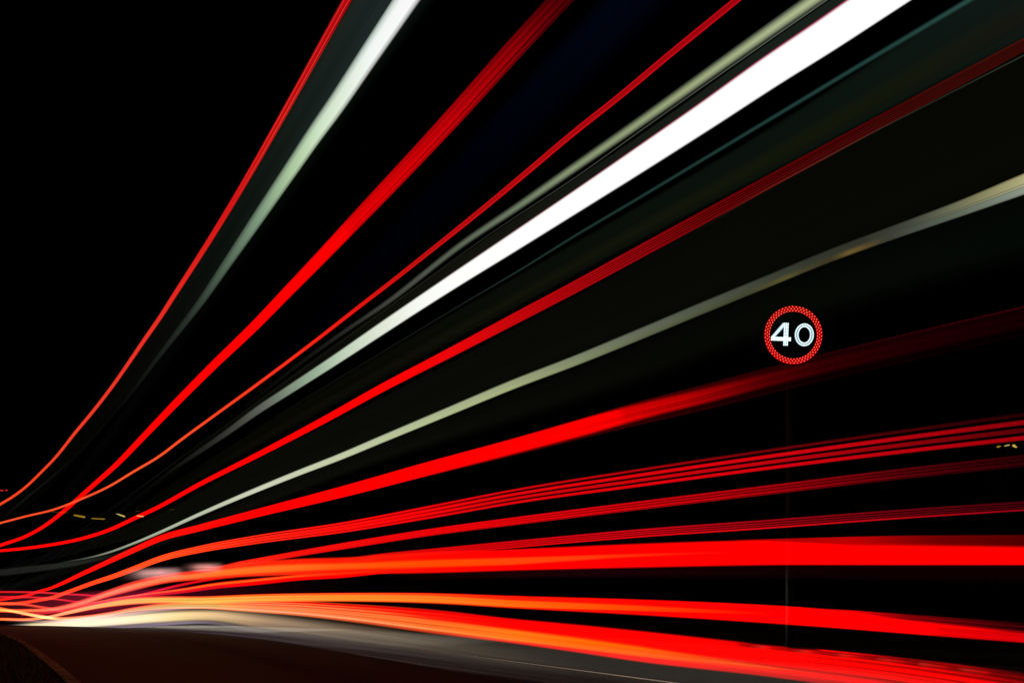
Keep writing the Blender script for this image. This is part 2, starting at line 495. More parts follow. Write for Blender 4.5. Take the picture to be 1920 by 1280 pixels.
# --- faint light of the bus windows (wide, very dim)
T("window_glow", 1.70, [(-60,1010,30),(60,922,30),(220,728,50),(350,560,58),(508,320,66),(593,184,74),(632,122,78),(712,-4,90)],
  [(.06,.97,.05,[(0,(3,3,2)),(200,(5,6,3)),(320,(10,11,8)),(430,(14,20,16)),(560,(24,33,29)),(700,(32,42,40))]),
   (.0,.13,.05,[(0,(1,1,1)),(300,(4,4,3)),(450,(10,12,9)),(640,(36,41,33))])], streak=.35, freq=5,
  label="dim grey green window glow between the first red trail and the white one", cat="window glow")
T("window_glow", 1.78, [(250,760,26),(430,513,30),(565,325,32),(660,188,34),(795,0,40)],
  [(.05,.7,.3,[(250,(2,3,2)),(430,(3,5,3)),(600,(7,12,7)),(780,(10,18,14))])], streak=.2, freq=4,
  label="very faint green glow along the right side of the upper left white trail", cat="window glow")
T("window_glow", 2.3, [(300,880,16),(600,600,40),(760,440,60),(960,235,84),(1190,0,96)],
  [(.0,.9,.25,[(300,(0,0,1)),(600,(0,0,3)),(800,(0,1,6)),(1000,(0,3,12)),(1180,(1,5,17))])], streak=.25, freq=3,
  label="faint navy blue glow between the second and third red trails", cat="window glow")
T("window_glow", 3.62, [(310,893,10),(480,762,16),(600,676,20),(720,592,22),(960,429,24),(1200,270,27),(1440,101,32),(1600,-8,36)],
  [(.0,1.,.08,[(310,(4,4,3)),(480,(9,9,6)),(720,(17,17,11)),(960,(22,23,17)),(1200,(26,30,24)),(1500,(28,36,30))])], streak=.25, freq=4,
  label="dim olive glow just above the broad white trail", cat="window glow")
T("window_glow", 3.55, [(200,1000,14),(330,914,22),(480,824,34),(720,689,50),(960,556,60),(1200,423,70),(1440,291,88),(1700,140,118),(1920,10,150)],
  [(.02,.84,.05,[(200,(3,3,1)),(480,(8,8,3)),(720,(10,10,4)),(1000,(11,15,9)),(1440,(12,20,15)),(1900,(17,27,23))]),
   (.46,.74,.16,[(200,(3,3,1)),(480,(12,11,5)),(720,(14,14,7)),(960,(18,19,8)),(1440,(20,24,10)),(1680,(20,24,11)),(1900,(22,23,16))])], streak=.25, freq=4,
  label="faint green and olive glow between the thin teal trail and the red trail under it", cat="window glow")
T("window_glow", 3.45, [(100,1040,16),(300,978,30),(480,890,52),(720,782,72),(960,668,92),(1200,556,122),(1440,436,165),(1920,196,240)],
  [(.0,1.,.04,[(100,(4,5,4)),(300,(10,10,6)),(700,(11,12,8)),(1200,(9,10,6)),(1500,(8,9,5)),(1920,(8,9,4))])], streak=.2, freq=3,
  label="blackish olive glow between the far red trail and the grey green trail", cat="window glow")
T("window_glow", 1.75, [(120,1072,18),(300,1018,22),(480,944,34),(720,852,44),(960,772,70),(1200,690,92),(1440,596,110),(1920,440,160)],
  [(.0,.72,.18,[(120,(8,8,7)),(300,(12,11,8)),(600,(12,12,8)),(960,(9,10,6)),(1440,(6,8,4)),(1920,(4,8,4))])], streak=.2, freq=3,
  label="blackish green glow directly under the grey green trail", cat="window glow")

# --- first red trail (near roof line)
T("light_trail", NEAR, [(-60,975,4.5),(0,945,4.8),(25,930,4.8),(50,911,4.6),(75,887,4.6),(105,856,4.8),(140,812,5.5),(175,770,5.8),(212,722,6),(240,682,6.4),
   (270,638,7),(300,595,7.4),(327,553,8),(390,455,9),(430,390,9.6),(475,314,10.5),(517,240,11.5),(567,151,12),(620,55,13),(652,-2,13.5)],
  [(.0,1.,.07,[(0,(250,70,28)),(100,(250,62,30)),(200,(240,48,36)),(330,(232,30,24)),(430,(228,16,18)),(650,(205,10,20))]),
   (.38,.48,.05,[(0,(255,90,50)),(300,(250,80,60)),(430,(240,50,40)),(520,(250,100,70)),(650,(235,80,60))]),
   (.22,.31,.03,[(0,(240,60,30)),(300,(225,40,32)),(430,(150,8,10)),(650,(120,0,8))]),
   (.56,.66,.03,[(0,(240,60,30)),(300,(225,40,32)),(430,(150,8,10)),(650,(96,0,8))]),
   (.80,.87,.03,[(0,(240,60,30)),(300,(225,40,32)),(430,(170,8,10)),(650,(130,0,8))])], rows=34,
  label="steepest thin red trail, running from the left edge to the top")
# --- first white trail
T("light_trail", 1.72, [(-40,1010,5),(50,932,5),(87,902,4),(160,836,4),(220,768,5),(250,732,6),(300,665,8),(324,634,10),(376,566,14),(426,493,18),(477,418,23),(545,318,28),(590,252,32),
   (627,200,35),(695,99,39),(763,-2,44)],
  [(.06,.94,.12,[(0,(2,2,2)),(50,(17,17,16)),(90,(15,15,15)),(140,(3,3,3)),(220,(7,8,7)),(290,(20,24,21)),(350,(38,46,40)),(376,(52,64,54)),(426,(86,104,86)),(477,(122,148,122)),
     (545,(176,205,162)),(600,(212,234,202)),(660,(236,246,232)),(700,(250,255,250)),(760,(255,255,255))]),
   (.0,.16,.1,[(0,(1,1,1)),(220,(3,4,3)),(376,(26,30,26)),(545,(88,100,86)),(700,(150,168,156)),(760,(180,196,184))])], streak=[(0,0),(300,.15),(760,.12)], freq=4,
  label="white-green trail left of centre that swells towards the top edge")
# --- second red trail
T("light_trail", NEAR, [(-60,1045,5.5),(0,1022,6),(50,1004,6),(87,983,6.3),(112,964,6.8),(140,940,7.6),(175,909,8.2),(225,864,9.4),(250,838,10.4),(325,760,13),(400,685,15),(480,608,17.5),
   (540,546,20),(600,484,23),(660,421,26),(720,358,29),(757,319,30),(850,219,33),(960,97,36),(1050,0,38)],
  [(.0,1.,.05,[(0,(255,8,4)),(300,R),(560,R),(720,(245,0,6)),(850,(215,0,12)),(960,(160,0,10)),(1050,(92,0,8))]),
   (.09,.13,.02,[(0,(255,8,4)),(480,R),(620,(215,0,2)),(720,(120,0,4)),(960,(55,0,6)),(1050,(30,0,2))]),
   (.22,.27,.02,[(0,(255,8,4)),(480,R),(620,(220,0,2)),(720,(130,0,4)),(960,(60,0,6)),(1050,(40,0,2))]),
   (.36,.5,.06,[(0,(255,8,4)),(480,R),(850,(235,0,14)),(960,(205,0,12)),(1050,(130,0,10))]),
   (.80,.84,.02,[(0,(255,8,4)),(480,R),(560,(200,0,2)),(720,(110,0,4)),(960,(50,0,6)),(1050,(40,0,2))])],
  streak=[(480,0),(700,.35),(960,.7),(1050,.8)], freq=11, rows=60,
  label="second red trail from the left, a broad solid band fraying into streaks at the top")
# --- third red trail
T("light_trail", FAR_, [(-60,994,3.6),(0,980,3.8),(50,967,3.8),(100,955,4),(150,936,4.2),(205,911,4.4),(250,884,4.6),(300,854,4.8),(337,826,5),(400,780,5.2),(480,722,5.8),(587,642,6.4),
   (690,562,7),(720,539,7.2),(810,468,8),(895,400,9),(995,317,10),(1060,262,10.4),(1175,170,11),(1237,118,11.4),(1385,-3,12)],
  [(.0,1.,.08,[(0,(250,80,40)),(100,(248,70,34)),(250,(248,80,40)),(400,(250,60,30)),(600,(240,24,16)),(900,(225,16,20)),(1385,(205,8,22))]),
   (.37,.61,.04,[(0,(250,92,50)),(300,(255,104,50)),(560,(255,62,34)),(660,(225,24,16)),(780,(90,2,4)),(900,(36,0,3)),(1385,(6,0,1))]),
   (.22,.26,.04,[(0,(250,80,40)),(600,(240,24,16)),(900,(170,10,12)),(1385,(120,0,10))])], rows=30,
  label="third red trail, thin twin line running to the top edge above the pale one")
# --- pale trail and hairline beneath
T("light_trail", 3.66, [(460,762,7),(580,668,8),(655,615,9),(720,571,10.5),(870,455,13.5),(970,388,16),(1070,319,18.5),(1200,229,20.5),(1440,59,25),(1530,-4,27)],
  [(.0,1.,.08,[(460,(2,2,2)),(720,(24,25,22)),(970,(40,44,36)),(1200,(50,54,46)),(1530,(72,78,66))]),(.24,.78,.16,[(460,(4,4,3)),(580,(20,20,17)),(655,(44,44,40)),(720,(68,70,62)),(800,(86,92,80)),(870,(98,110,90)),(970,(116,130,104)),(1070,(140,154,118)),(1250,(158,170,126)),(1440,(176,186,142)),(1530,(182,192,146))])],
  rows=24, streak=.12, freq=3,
  label="soft khaki trail between the third red trail and the broad white one")
T("light_trail", 3.66, [(700,597,2),(910,445,2.2),(1100,318,2.4),(1200,246,2.6),(1440,77,3),(1555,-3,3.2)],
  [(.1,.9,.15,[(700,(16,16,12)),(910,(40,42,34)),(1100,(62,64,54)),(1300,(74,78,66)),(1500,(90,96,82))])], rows=8,
  label="hairline grey trail just under the khaki one")
# --- broad white trail
T("light_trail", 3.58, [(280,912,4),(312,888,5),(350,862,8),(425,811,12),(480,771,15.5),(540,732,17.5),(620,680,20),(720,613,24),(780,573,26),(850,527,29),(960,456,35),(1080,378,41),(1200,299,48),
   (1320,219,54),(1440,137,61),(1550,65,66),(1651,-3,70)],
  [([(280,.1),(600,.06),(1600,.02)],[(280,.9),(600,.94),(1600,.98)],[(280,.12),(600,.06),(1600,.018)],
     [(280,(3,3,3)),(312,(8,8,7)),(350,(20,20,18)),(400,(40,40,36)),(450,(66,68,60)),(500,(98,102,94)),(540,(124,140,120)),(590,(152,176,150)),(650,(196,212,188)),(720,(226,232,216)),
      (780,(246,249,240)),(850,(255,255,252)),(1000,(258,258,256)),(1700,(262,262,262))]),
   (-.05,[(700,.03),(1200,.055)],.016,[(280,(1,1,1)),(500,(60,62,56)),(700,(90,92,86)),(900,(110,70,74)),(1100,(120,34,56)),(1400,(135,14,58)),(1650,(145,10,62))])], rows=64,
  label="broadest and brightest pure white trail crossing the upper middle")
# --- teal line
T("light_trail", 3.5, [(460,814,2.6),(480,803,2.6),(580,742,2.8),(730,652,3),(880,562,3.4),(970,509,5),(1080,441,6.5),(1200,370,8),(1320,298,9),(1440,226,10),(1620,118,12),(1815,2,14)],
  [(.25,.75,.3,[(460,(5,5,5)),(580,(18,19,20)),(730,(26,30,30)),(880,(32,46,44)),(970,(36,58,54)),(1080,(36,66,58)),(1300,(36,70,62)),(1600,(40,78,70)),(1815,(42,86,76))])], rows=14,
  label="thin dark teal trail directly below the broad white one")
# --- fourth red trail
T("light_trail", FAR_, [(-60,1037,5),(0,1032,5.2),(50,1027,5.4),(100,1020,5.6),(150,1010,6),(212,990,6.6),(250,972,7),(287,955,7.2),(375,907,8.2),(480,854,10),(600,791,12.5),(720,725,15),(840,663,17.5),(960,600,20),
   (1080,537,21.5),(1200,472,23),(1320,407,23.5),(1440,342,23.5),(1700,202,23),(1920,84,22)],
  [(.0,1.,.05,[(0,(250,10,4)),(500,R),(720,(255,2,2)),(840,(242,6,10)),(960,(226,8,14)),(1080,(205,8,16)),(1200,(176,6,16)),(1320,(140,3,8)),(1440,(112,1,5)),(1700,(84,1,3)),(1920,(80,1,3))])]+
  [(v,v+.09,.02,[(700,R),(840,(242,6,10)),(960,(180,4,8)),(1080,(120,2,6)),(1200,(74,2,5)),(1320,(44,1,3)),(1440,(26,0,2)),(1920,(14,0,1))]) for v in (.12,.29,.46,.63,.80)],
  streak=[(700,0),(960,.15),(1920,.3)], freq=9, rows=64,
  label="red trail with fine dark streaks passing above the grey green one")
T("light_trail", FAR_, [(1300,438,1.8),(1440,354,2),(1500,322,2.2),(1640,247,2.5),(1740,196,2.7),(1920,104,3)],
  [(.1,.9,.15,[(1300,(0,0,0)),(1440,(70,28,14)),(1560,(44,38,30)),(1640,(32,36,30)),(1740,(36,40,34)),(1920,(44,50,42))])], x0=1300, rows=8,
  label="hairline grey trail just under the streaked red one at upper right")
# --- grey green trail
T("light_trail", NEAR, [(110,1055,1.6),(125,1052,2),(165,1045,3),(200,1036,4),(250,1018,5),(300,997,6),(375,963,7.6),(480,918,10),(559,886,11.5),(634,857,13),(720,821,14.5),(840,771,16.5),(960,721,18.5),
   (1080,675,20),(1200,626,21.5),(1320,576,22.5),(1440,527,23),(1560,478,24),(1680,434,26),(1800,391,30),(1920,345,38)],
  [([(110,.1),(1920,.04)],[(110,.9),(1920,.96)],[(110,.15),(600,.08),(1920,.03)],
    [(110,(20,20,18)),(150,(70,76,66)),(200,(134,144,122)),(260,(170,180,156)),(350,(190,198,174)),(480,(204,209,184)),(620,(196,204,170)),(800,(176,186,146)),(960,(156,164,124)),(1080,(126,134,106)),
     (1200,(98,104,86)),(1320,(78,84,70)),(1440,(60,64,52)),(1530,(48,52,42)),(1620,(50,50,40)),(1700,(64,68,58)),(1780,(104,106,82)),(1850,(140,138,98)),(1920,(176,170,124))]),
   ([(1500,.62),(1700,.60)],.97,.10,[(110,(20,20,18)),(150,(70,76,66)),(200,(134,144,122)),(480,(212,216,186)),(800,(184,196,146)),(960,(166,176,126)),(1200,(96,104,76)),(1400,(66,70,48)),(1475,(92,84,44)),(1505,(70,66,42)),(1560,(62,56,36)),(1592,(112,92,46)),(1625,(92,76,40)),
     (1660,(62,62,50)),(1720,(76,84,74)),(1800,(98,108,94)),(1920,(142,154,140))]),
   (.555,.60,.015,[(110,(20,20,18)),(150,(70,76,66)),(200,(134,144,122)),(480,(207,212,184)),(960,(160,168,124)),(1440,(60,64,50)),(1690,(62,66,56)),(1740,(52,56,44)),(1920,(74,78,60))])],
  x0=110, streak=.10, freq=3, rows=44,
  label="long grey green trail passing just above the speed sign, cream at the left end")
T("light_trail", NEAR, [(-60,1077,15),(0,1073,15.5),(60,1066,15),(125,1058,12),(170,1050,9),(230,1036,6),(300,1006,4)],
  [(.1,.9,.15,[(-40,(27,28,26)),(60,(30,31,28)),(125,(36,38,33)),(170,(30,30,26)),(230,(12,12,10)),(300,(0,0,0))])], x1=300, rows=18,
  label="dull grey smear at the left edge leading into the grey green trail")
# --- fifth red trail (passes under the sign)
T("light_trail", NEAR, [(-60,1130,4),(0,1124,4.4),(25,1120,4.6),(50,1116,4.8),(70,1109,5),(95,1102,5.4),(112,1095,6.2),(150,1077,7.6),(200,1054,8.6),(250,1031,9.8),(300,1009,11),(375,989,12.4),(480,962,15),(644,921,21),
   (808,877,26),(960,838,30.5),(1080,806,36),(1200,774,42),(1320,745,46),(1440,714,48),(1560,685,50),(1680,657,52),(1920,602,54)],
  [(.0,1.,.06,[(0,(255,30,14)),(100,(255,22,12)),(300,(255,8,2)),(480,R),(1100,R),(1200,(246,0,2)),(1280,(225,0,4)),(1360,(170,0,4)),(1440,(112,0,5)),(1540,(68,0,4)),(1680,(44,0,3)),(1920,(27,0,2))]),
   (-.1,[(480,-.1),(1100,.02),(1200,.12),(1440,.22)],[(480,.02),(1200,.06)],[(480,R),(1100,(140,0,2)),(1200,(84,0,3)),(1440,(48,0,3)),(1560,(34,0,3)),(1920,(18,0,2))]),
   ([(1200,.50),(1440,.42)],[(1200,.56),(1440,.50)],.02,[(480,R),(1000,R),(1120,(210,0,2)),(1240,(130,0,2)),(1320,(84,0,2)),(1440,(44,0,2)),(1920,(16,0,1))]),
   ([(1200,.58),(1440,.51)],[(1200,.62),(1440,.55)],.015,[(480,R),(1200,(250,10,10)),(1320,(200,6,6)),(1440,(140,0,4)),(1560,(70,0,3)),(1680,(46,0,2)),(1920,(24,0,1))]),
   (-.02,.03,.012,[(480,R),(900,(200,0,8)),(1200,(110,0,12)),(1440,(70,0,12)),(1640,(80,0,14)),(1920,(88,0,14))]),
   ([(480,1.1),(900,.93),(1100,.86),(1250,.72),(1440,.66)],1.1,[(480,.02),(1200,.06)],[(480,R),(760,(190,0,0)),(960,(110,0,2)),(1100,(70,0,3)),(1280,(52,0,3)),(1440,(34,0,2)),(1560,(20,0,1)),(1920,(9,0,0))]),
   ([(480,1.1),(900,.90),(1200,.90)],[(480,1.1),(900,.925),(1200,.925)],.01,[(480,R),(760,(120,0,0)),(960,(40,0,0)),(1200,(30,0,0)),(1440,(20,0,0)),(1920,(5,0,0))])],
  streak=[(900,0),(1050,.25),(1200,.55),(1440,.7),(1920,.5)], freq=10, rows=64,
  label="wide red trail rising under the speed sign and fading to dark red")
# --- four line trail
R6 = empty("light_trail", (*road(4, 1.9), 0)); tag(R6, "trail of four parallel red lines below the wide red trail at right", "light trail")
def off(pts, t):     # strand of a bundle: t in -.5 .. .5 across the bundle's width
    return [(x, y+t*w_, w_) for x, y, w_ in pts]
B6 = [(-60,1133,5),(0,1131,5),(37,1130,5),(75,1124,5.4),(100,1119,6),(125,1110,6.6),(150,1101,7.4),(175,1092,8),(212,1080,9),(250,1066,10),(300,1047,11),(375,1029,13),(480,1011,16),(644,988,19.5),
      (808,959,24),(960,931,27),(1200,895,33),(1440,861,37.5),(1680,829,43),(1920,799,50)]
def bundle(parent, B, dd, fr, colf, x0=-70):
    for (t, wf, cf) in fr:
        ps = []
        for x, y, w_ in B:
            ps.append((x, y+t*w_, max(1.6, w_*wf)))
        o = trail("strand", dd, ps, [(.08,.92,.16,[(x, tuple(c*cf(x) for c in q)) for x, q in colf])], rows=12, parent=parent, x0=x0)
        o.location = -Vector(parent.location)
c6 = [(0,(255,52,24)),(100,(255,56,26)),(200,(255,76,30)),(300,(255,78,30)),(400,(255,60,22)),(480,(250,44,20)),(600,(244,22,14)),(750,(236,6,8)),(960,(232,2,10)),(1200,(226,0,12)),(1440,(214,0,14)),(1680,(190,0,14)),(1920,(160,0,12))]
bundle(R6, B6, 1.9, [
   (-.44, .16, lambda x: stops([(300,1),(960,.95),(1200,.75),(1440,.50),(1680,.36),(1920,.24)], x)),
   (-.15, .22, lambda x: stops([(300,1),(1440,1),(1700,.95),(1920,.85)], x)),
   (.145, .22, lambda x: stops([(300,1),(1440,.9),(1700,.75),(1920,.55)], x)),
   (.43, .20, lambda x: 1.0)], c6)
# fill joining the lines where they are packed together
o = trail("strand", 1.9, B6, [(.04,.96,.08,[(0,(250,40,18)),(300,(250,60,22)),(480,(215,14,8)),(640,(240,4,4)),(760,(215,0,2)),(880,(120,0,2)),(960,(60,0,2)),(1100,(14,0,0)),(1300,(0,0,0))])],
          streak=[(0,0),(430,.2),(500,.6),(900,.6)], freq=6, rows=24, parent=R6, x1=1320)
o.location = -Vector(R6.location)
# --- seventh
T("light_trail", 2.1, [(400,1066,8),(430,1060,9),(480,1051,9.5),(560,1037,11),(644,1023,12.5),(808,997,13.5),(960,977,15),(1200,947,16.5),(1440,918,18),(1680,889,20),(1920,863,23)],
  [(.0,1.,.08,[(400,(0,0,0)),(450,(250,40,20)),(560,(248,14,10)),(808,(240,2,8)),(1100,(225,2,12)),(1300,(205,2,12)),(1440,(178,0,12)),(1560,(140,0,12)),(1680,(100,0,10)),(1800,(70,0,8)),(1920,(52,0,6))]),
   (.24,.33,.03,[(400,(250,40,20)),(900,(200,0,6)),(1100,(110,0,6)),(1440,(60,0,4)),(1920,(20,0,2))]),
   (.52,.62,.03,[(400,(250,40,20)),(900,(220,0,6)),(1100,(120,0,6)),(1440,(60,0,4)),(1920,(20,0,2))]),
   (.86,.90,.02,[(400,(250,40,20)),(700,(180,0,4)),(900,(60,0,4)),(1440,(20,0,4)),(1920,(10,0,2))])], x0=400, rows=36, streak=[(800,0),(1400,.3),(1920,.4)], freq=7,
  label="streaked red trail between the four line trail and the lowest thin one")
# --- eighth
T("light_trail", 2.2, [(640,1052,10),(700,1044,11),(808,1034,12),(960,1020,13.5),(1200,999,15.5),(1440,982,17),(1680,964,17.5),(1920,948,18)],
  [(.0,1.,.08,[(640,(0,0,0)),(700,(200,10,8)),(808,(235,4,6)),(960,(220,2,14)),(1200,(212,4,20)),(1440,(160,2,16)),(1680,(110,2,14)),(1920,(74,0,10))]),
   (.82,1.05,.05,[(640,(0,0,0)),(700,(200,10,8)),(960,(238,2,10)),(1440,(225,10,22)),(1680,(190,6,20)),(1920,(150,2,18))]),
   (.21,.32,.03,[(640,(230,20,8)),(960,(150,0,6)),(1440,(40,0,6)),(1920,(8,0,2))]),
   (.46,.57,.03,[(640,(230,20,8)),(960,(160,0,6)),(1440,(50,0,6)),(1920,(8,0,2))]),
   (.71,.82,.03,[(640,(230,20,8)),(960,(150,0,6)),(1440,(40,0,6)),(1920,(8,0,2))])], x0=640, rows=36,
  label="narrow red trail of fine lines just above the horizontal red band")
# --- main horizontal band
T("light_trail", 2.0, [(-60,1147,6),(0,1144,6.5),(50,1144,7),(100,1141,8),(150,1130,11),(200,1113,14),(250,1098,18),(312,1084,18),(375,1077,20),(430,1070,26),(480,1066,29),(560,1062,32),(644,1060,33),(808,1054,41),
   (960,1049,42),(1200,1041,47),(1440,1035,50),(1680,1032,56),(1920,1031,58)],
  [(.02,.98,[(0,.12),(480,.08),(1920,.04)],[(0,(255,70,30)),(50,(250,76,40)),(100,(240,72,56)),(180,(240,60,54)),(260,(248,62,44)),(340,(252,50,26)),(420,(255,40,16)),(520,(255,40,12)),(640,(255,28,4)),(808,(255,10,0)),(960,R),(1920,R)]),
   ([(0,.3),(480,.34),(960,.40),(1300,.44)],[(0,.8),(480,.8),(640,.7),(960,.72),(1150,.56),(1300,.5)],[(0,.16),(480,.12),(960,.06),(1300,.03)],
      [(0,(255,150,60)),(100,(255,136,96)),(220,(252,146,110)),(330,(255,132,74)),(420,(255,124,40)),(520,(255,120,36)),(640,(255,96,16)),(808,(255,78,0)),(960,(255,70,10)),(1100,(255,60,12)),(1250,(255,36,6)),(1380,R),(1920,R)]),
   (-.1,[(1300,-.1),(1440,.06),(1600,.28),(1920,.38)],[(1300,.02),(1600,.07)],[(1300,R),(1440,(170,0,0)),(1600,(190,0,0)),(1760,(110,0,0)),(1920,(78,0,0))])],
  streak=[(0,.15),(500,.2),(800,.12),(1000,0)], freq=6, rows=64,
  label="thick horizontal red band with an orange core, above the dark gap at right")
T("light_trail", 2.0, [(40,1152,4),(100,1146,6),(150,1136,6),(220,1122,6),(290,1113,8),(340,1107,10),(400,1098,12),(480,1090,13),(560,1082,12),(644,1077,12),(720,1070,9),(808,1064,4)],
  [(.02,.98,.1,[(40,(200,20,40)),(150,(230,60,60)),(260,(225,30,60)),(340,(240,14,30)),(480,(255,0,0)),(644,(255,0,0)),(808,(255,0,0))]),
   (.12,.45,.12,[(40,(200,20,40)),(200,(250,110,80)),(300,(250,100,40)),(380,(255,110,20)),(480,(255,104,30)),(560,(255,90,20)),(644,(255,40,6)),(808,(255,0,0))])], x0=40, x1=810, rows=22,
  streak=.2, freq=4, label="red and orange strip hugging the underside of the horizontal red band, ending at mid frame")
T("light_trail", 2.0, [(150,1139,4),(200,1128,4),(270,1113,5),(330,1098,6),(400,1085,5),(450,1080,4)],
  [(.1,.9,.2,[(150,(200,20,50)),(220,(235,40,70)),(330,(235,16,40)),(400,(250,6,10)),(450,(120,0,0))])], x0=150, x1=450, rows=12,
  label="short crimson strand crossing between the two orange strips at lower left")
T("light_trail", 2.0, [(700,1084,14),(960,1077,16),(1440,1072,26),(1920,1075,40)],
  [(.0,.85,.3,[(700,(0,0,0)),(960,(26,2,4)),(1200,(22,2,5)),(1440,(16,1,3)),(1920,(12,0,1))])], x0=700, rows=14,
  label="faint maroon afterglow beneath the horizontal red band", cat="light trail")
# --- lower orange trail
T("light_trail", 2.45, [(-60,1160,5),(0,1160,5.5),(62,1160,6),(100,1154,6),(125,1148,8),(175,1137,10),(250,1126,14),(300,1124,14),(375,1124,14),(480,1121,16),(644,1119,17),(808,1121,20),(960,1128,24),(1200,1138,30),
   (1440,1151,35),(1560,1159,36),(1680,1168,37),(1920,1186,38)],
  [(.02,.98,[(0,.14),(480,.08),(1920,.04)],[(0,(255,84,36)),(100,(250,90,66)),(200,(252,96,60)),(400,(255,112,40)),(644,(255,96,30)),(808,(255,70,20)),(960,(255,30,6)),(1200,(255,6,2)),(1440,R),(1700,(255,0,4)),(1920,(230,0,8))]),
   ([(0,.2),(808,.26),(960,.36),(1440,.42)],[(0,.85),(808,.86),(960,.88),(1200,.72),(1440,.52)],[(0,.12),(960,.08),(1440,.03)],
     [(0,(255,150,70)),(100,(255,190,130)),(200,(255,196,110)),(300,(255,196,90)),(400,(255,190,80)),(480,(255,180,72)),(644,(255,156,46)),(808,(255,136,36)),(960,(255,112,16)),(1120,(255,84,6)),(1250,(255,60,4)),(1400,(255,20,0)),(1460,R),(1920,R)]),
   (-.1,[(1500,-.1),(1600,.06),(1700,.30),(1920,.5)],.04,[(1500,R),(1600,(235,0,4)),(1700,(120,0,6)),(1920,(38,0,4))]),
   ([(1500,.01),(1680,.12),(1920,.18)],[(1500,.03),(1680,.15),(1920,.21)],.015,[(1500,R),(1700,(170,0,12)),(1920,(110,0,12))]),
   ([(1500,.01),(1680,.25),(1920,.42)],[(1500,.03),(1680,.29),(1920,.46)],.02,[(1500,R),(1700,(225,0,12)),(1920,(180,0,16))])],
  streak=[(0,.15),(480,.3),(900,.3),(1200,.12),(1560,.1),(1920,.35)], freq=6, rows=48,
  label="orange trail turning red to the right, upper of the two bottom trails")
# --- lowest wide trail
M3 = [(-60,1126,5),(0,1140,6),(40,1148,6),(75,1155,7),(110,1159,7),(150,1157,7),(200,1151,8),(250,1142,9),(300,1136,12),(375,1133,16),(480,1136,24),(560,1140,29),(644,1147,34),(808,1164,46),(960,1182,48),(1080,1196,54),(1200,1211,60),(1440,1238,62),(1680,1267,72),(1920,1305,88)]
T("light_trail", 2.6, M3,
  [([(0,.02),(1380,.02)]+[(1400+14*k, .03+.05*abs(math.sin(k*1.9)*math.sin(k*.63+.8))*min(1,(k+2)/12)) for k in range(48)],.98,[(0,.14),(480,.06),(1920,.02)],[(0,(255,90,50)),(75,(255,120,70)),(150,(250,110,96)),(250,(250,96,80)),(400,(255,110,70)),(480,(250,130,66)),(644,(250,90,40)),(808,(252,30,12)),(960,(255,4,2)),(1920,R)]),
   ([(0,.1),(480,.08),(644,.22),(808,.42),(960,.44),(1200,.50),(1440,.66)],[(0,.9),(480,.9),(808,.93),(960,.90),(1200,.80),(1440,.72)],[(0,.1),(644,.14),(960,.08),(1200,.06),(1440,.02)],
     [(0,(255,150,60)),(75,(255,200,130)),(200,(255,190,150)),(300,(255,200,120)),(400,(255,196,96)),(480,(250,160,96)),(644,(255,132,66)),(808,(255,122,44)),(960,(255,124,22)),(1080,(255,110,6)),(1200,(255,100,4)),(1300,(255,84,4)),(1440,(255,90,12)),(1500,(255,40,4)),(1560,R),(1920,R)]),
   (-.1,[(1500,-.1),(1560,.10),(1700,.16),(1920,.20)],[(1500,.02),(1920,.05)],[(1500,R),(1600,(225,0,4)),(1700,(120,0,4)),(1800,(160,0,4)),(1920,(60,0,4))]),
   (.06,.15,.03,[(1380,R)]+[(1400+26*k+9*math.sin(k*2.3), (255,52,40) if k % 3 == 1 else ((255,8,4) if k % 3 == 2 else (196,0,4))) for k in range(19)]+[(1920,(200,6,6))]),
   (.23,.27,.02,[(1480,R),(1560,(215,0,0)),(1700,(170,0,0)),(1920,(60,0,2))]),
   (.38,.41,.015,[(1480,R),(1640,(220,0,0)),(1780,(150,0,0)),(1920,(80,0,2))]),
   ([(480,.72),(808,.78),(960,.80),(1200,.76)],[(480,.86),(808,.86),(960,.86),(1200,.80)],.04,[(0,(255,150,60)),(75,(255,200,130)),(200,(255,190,150)),(400,(255,196,120)),(480,(255,190,140)),(644,(255,176,120)),(808,(255,164,90)),(960,(255,136,40)),(1080,(255,110,6)),(1300,(255,84,4)),(1440,(255,60,8)),(1500,R),(1920,R)])],
  streak=[(0,.1),(480,.45),(808,.5),(960,.25),(1200,.2),(1400,.5),(1700,.8),(1920,.85)], freq=13, rows=64, x1=2300,
  label="lowest and widest trail, orange spreading into a ragged red sheet at bottom right")
# crossing tail lamps coming round the bend at the left edge
GX = "thin tail lamp trails weaving at the left edge"
T("light_trail", 2.9, [(-60,1109,4),(0,1109,4),(75,1110,4),(125,1113,4),(175,1116,4),(215,1121,3)], [(.05,.95,.2,[(0,(232,20,30)),(100,(240,40,50)),(175,(225,20,50)),(215,(60,0,10))])], x1=215, rows=10,
  label="topmost of the thin red trails weaving at the left edge", group=GX)
T("light_trail", 2.9, [(-60,1117,4),(0,1118,4),(60,1119,4),(100,1122,4),(150,1128,4),(200,1131,3)], [(.05,.95,.2,[(0,(225,20,36)),(100,(240,40,46)),(170,(200,10,40)),(200,(40,0,10))])], x1=200, rows=10,
  label="second thin red trail down at the left edge, ending in the pink strip", group=GX)
T("light_trail", 2.9, [(-60,1133,5),(0,1131,5),(40,1132,5),(75,1137,5),(110,1143,5),(140,1148,4)], [(.05,.95,.2,[(0,(255,80,30)),(75,(250,70,50)),(110,(240,60,60)),(140,(60,0,10))])], x1=140, rows=10,
  label="orange red thin trail dipping through the middle of the weave at the left edge", group=GX)
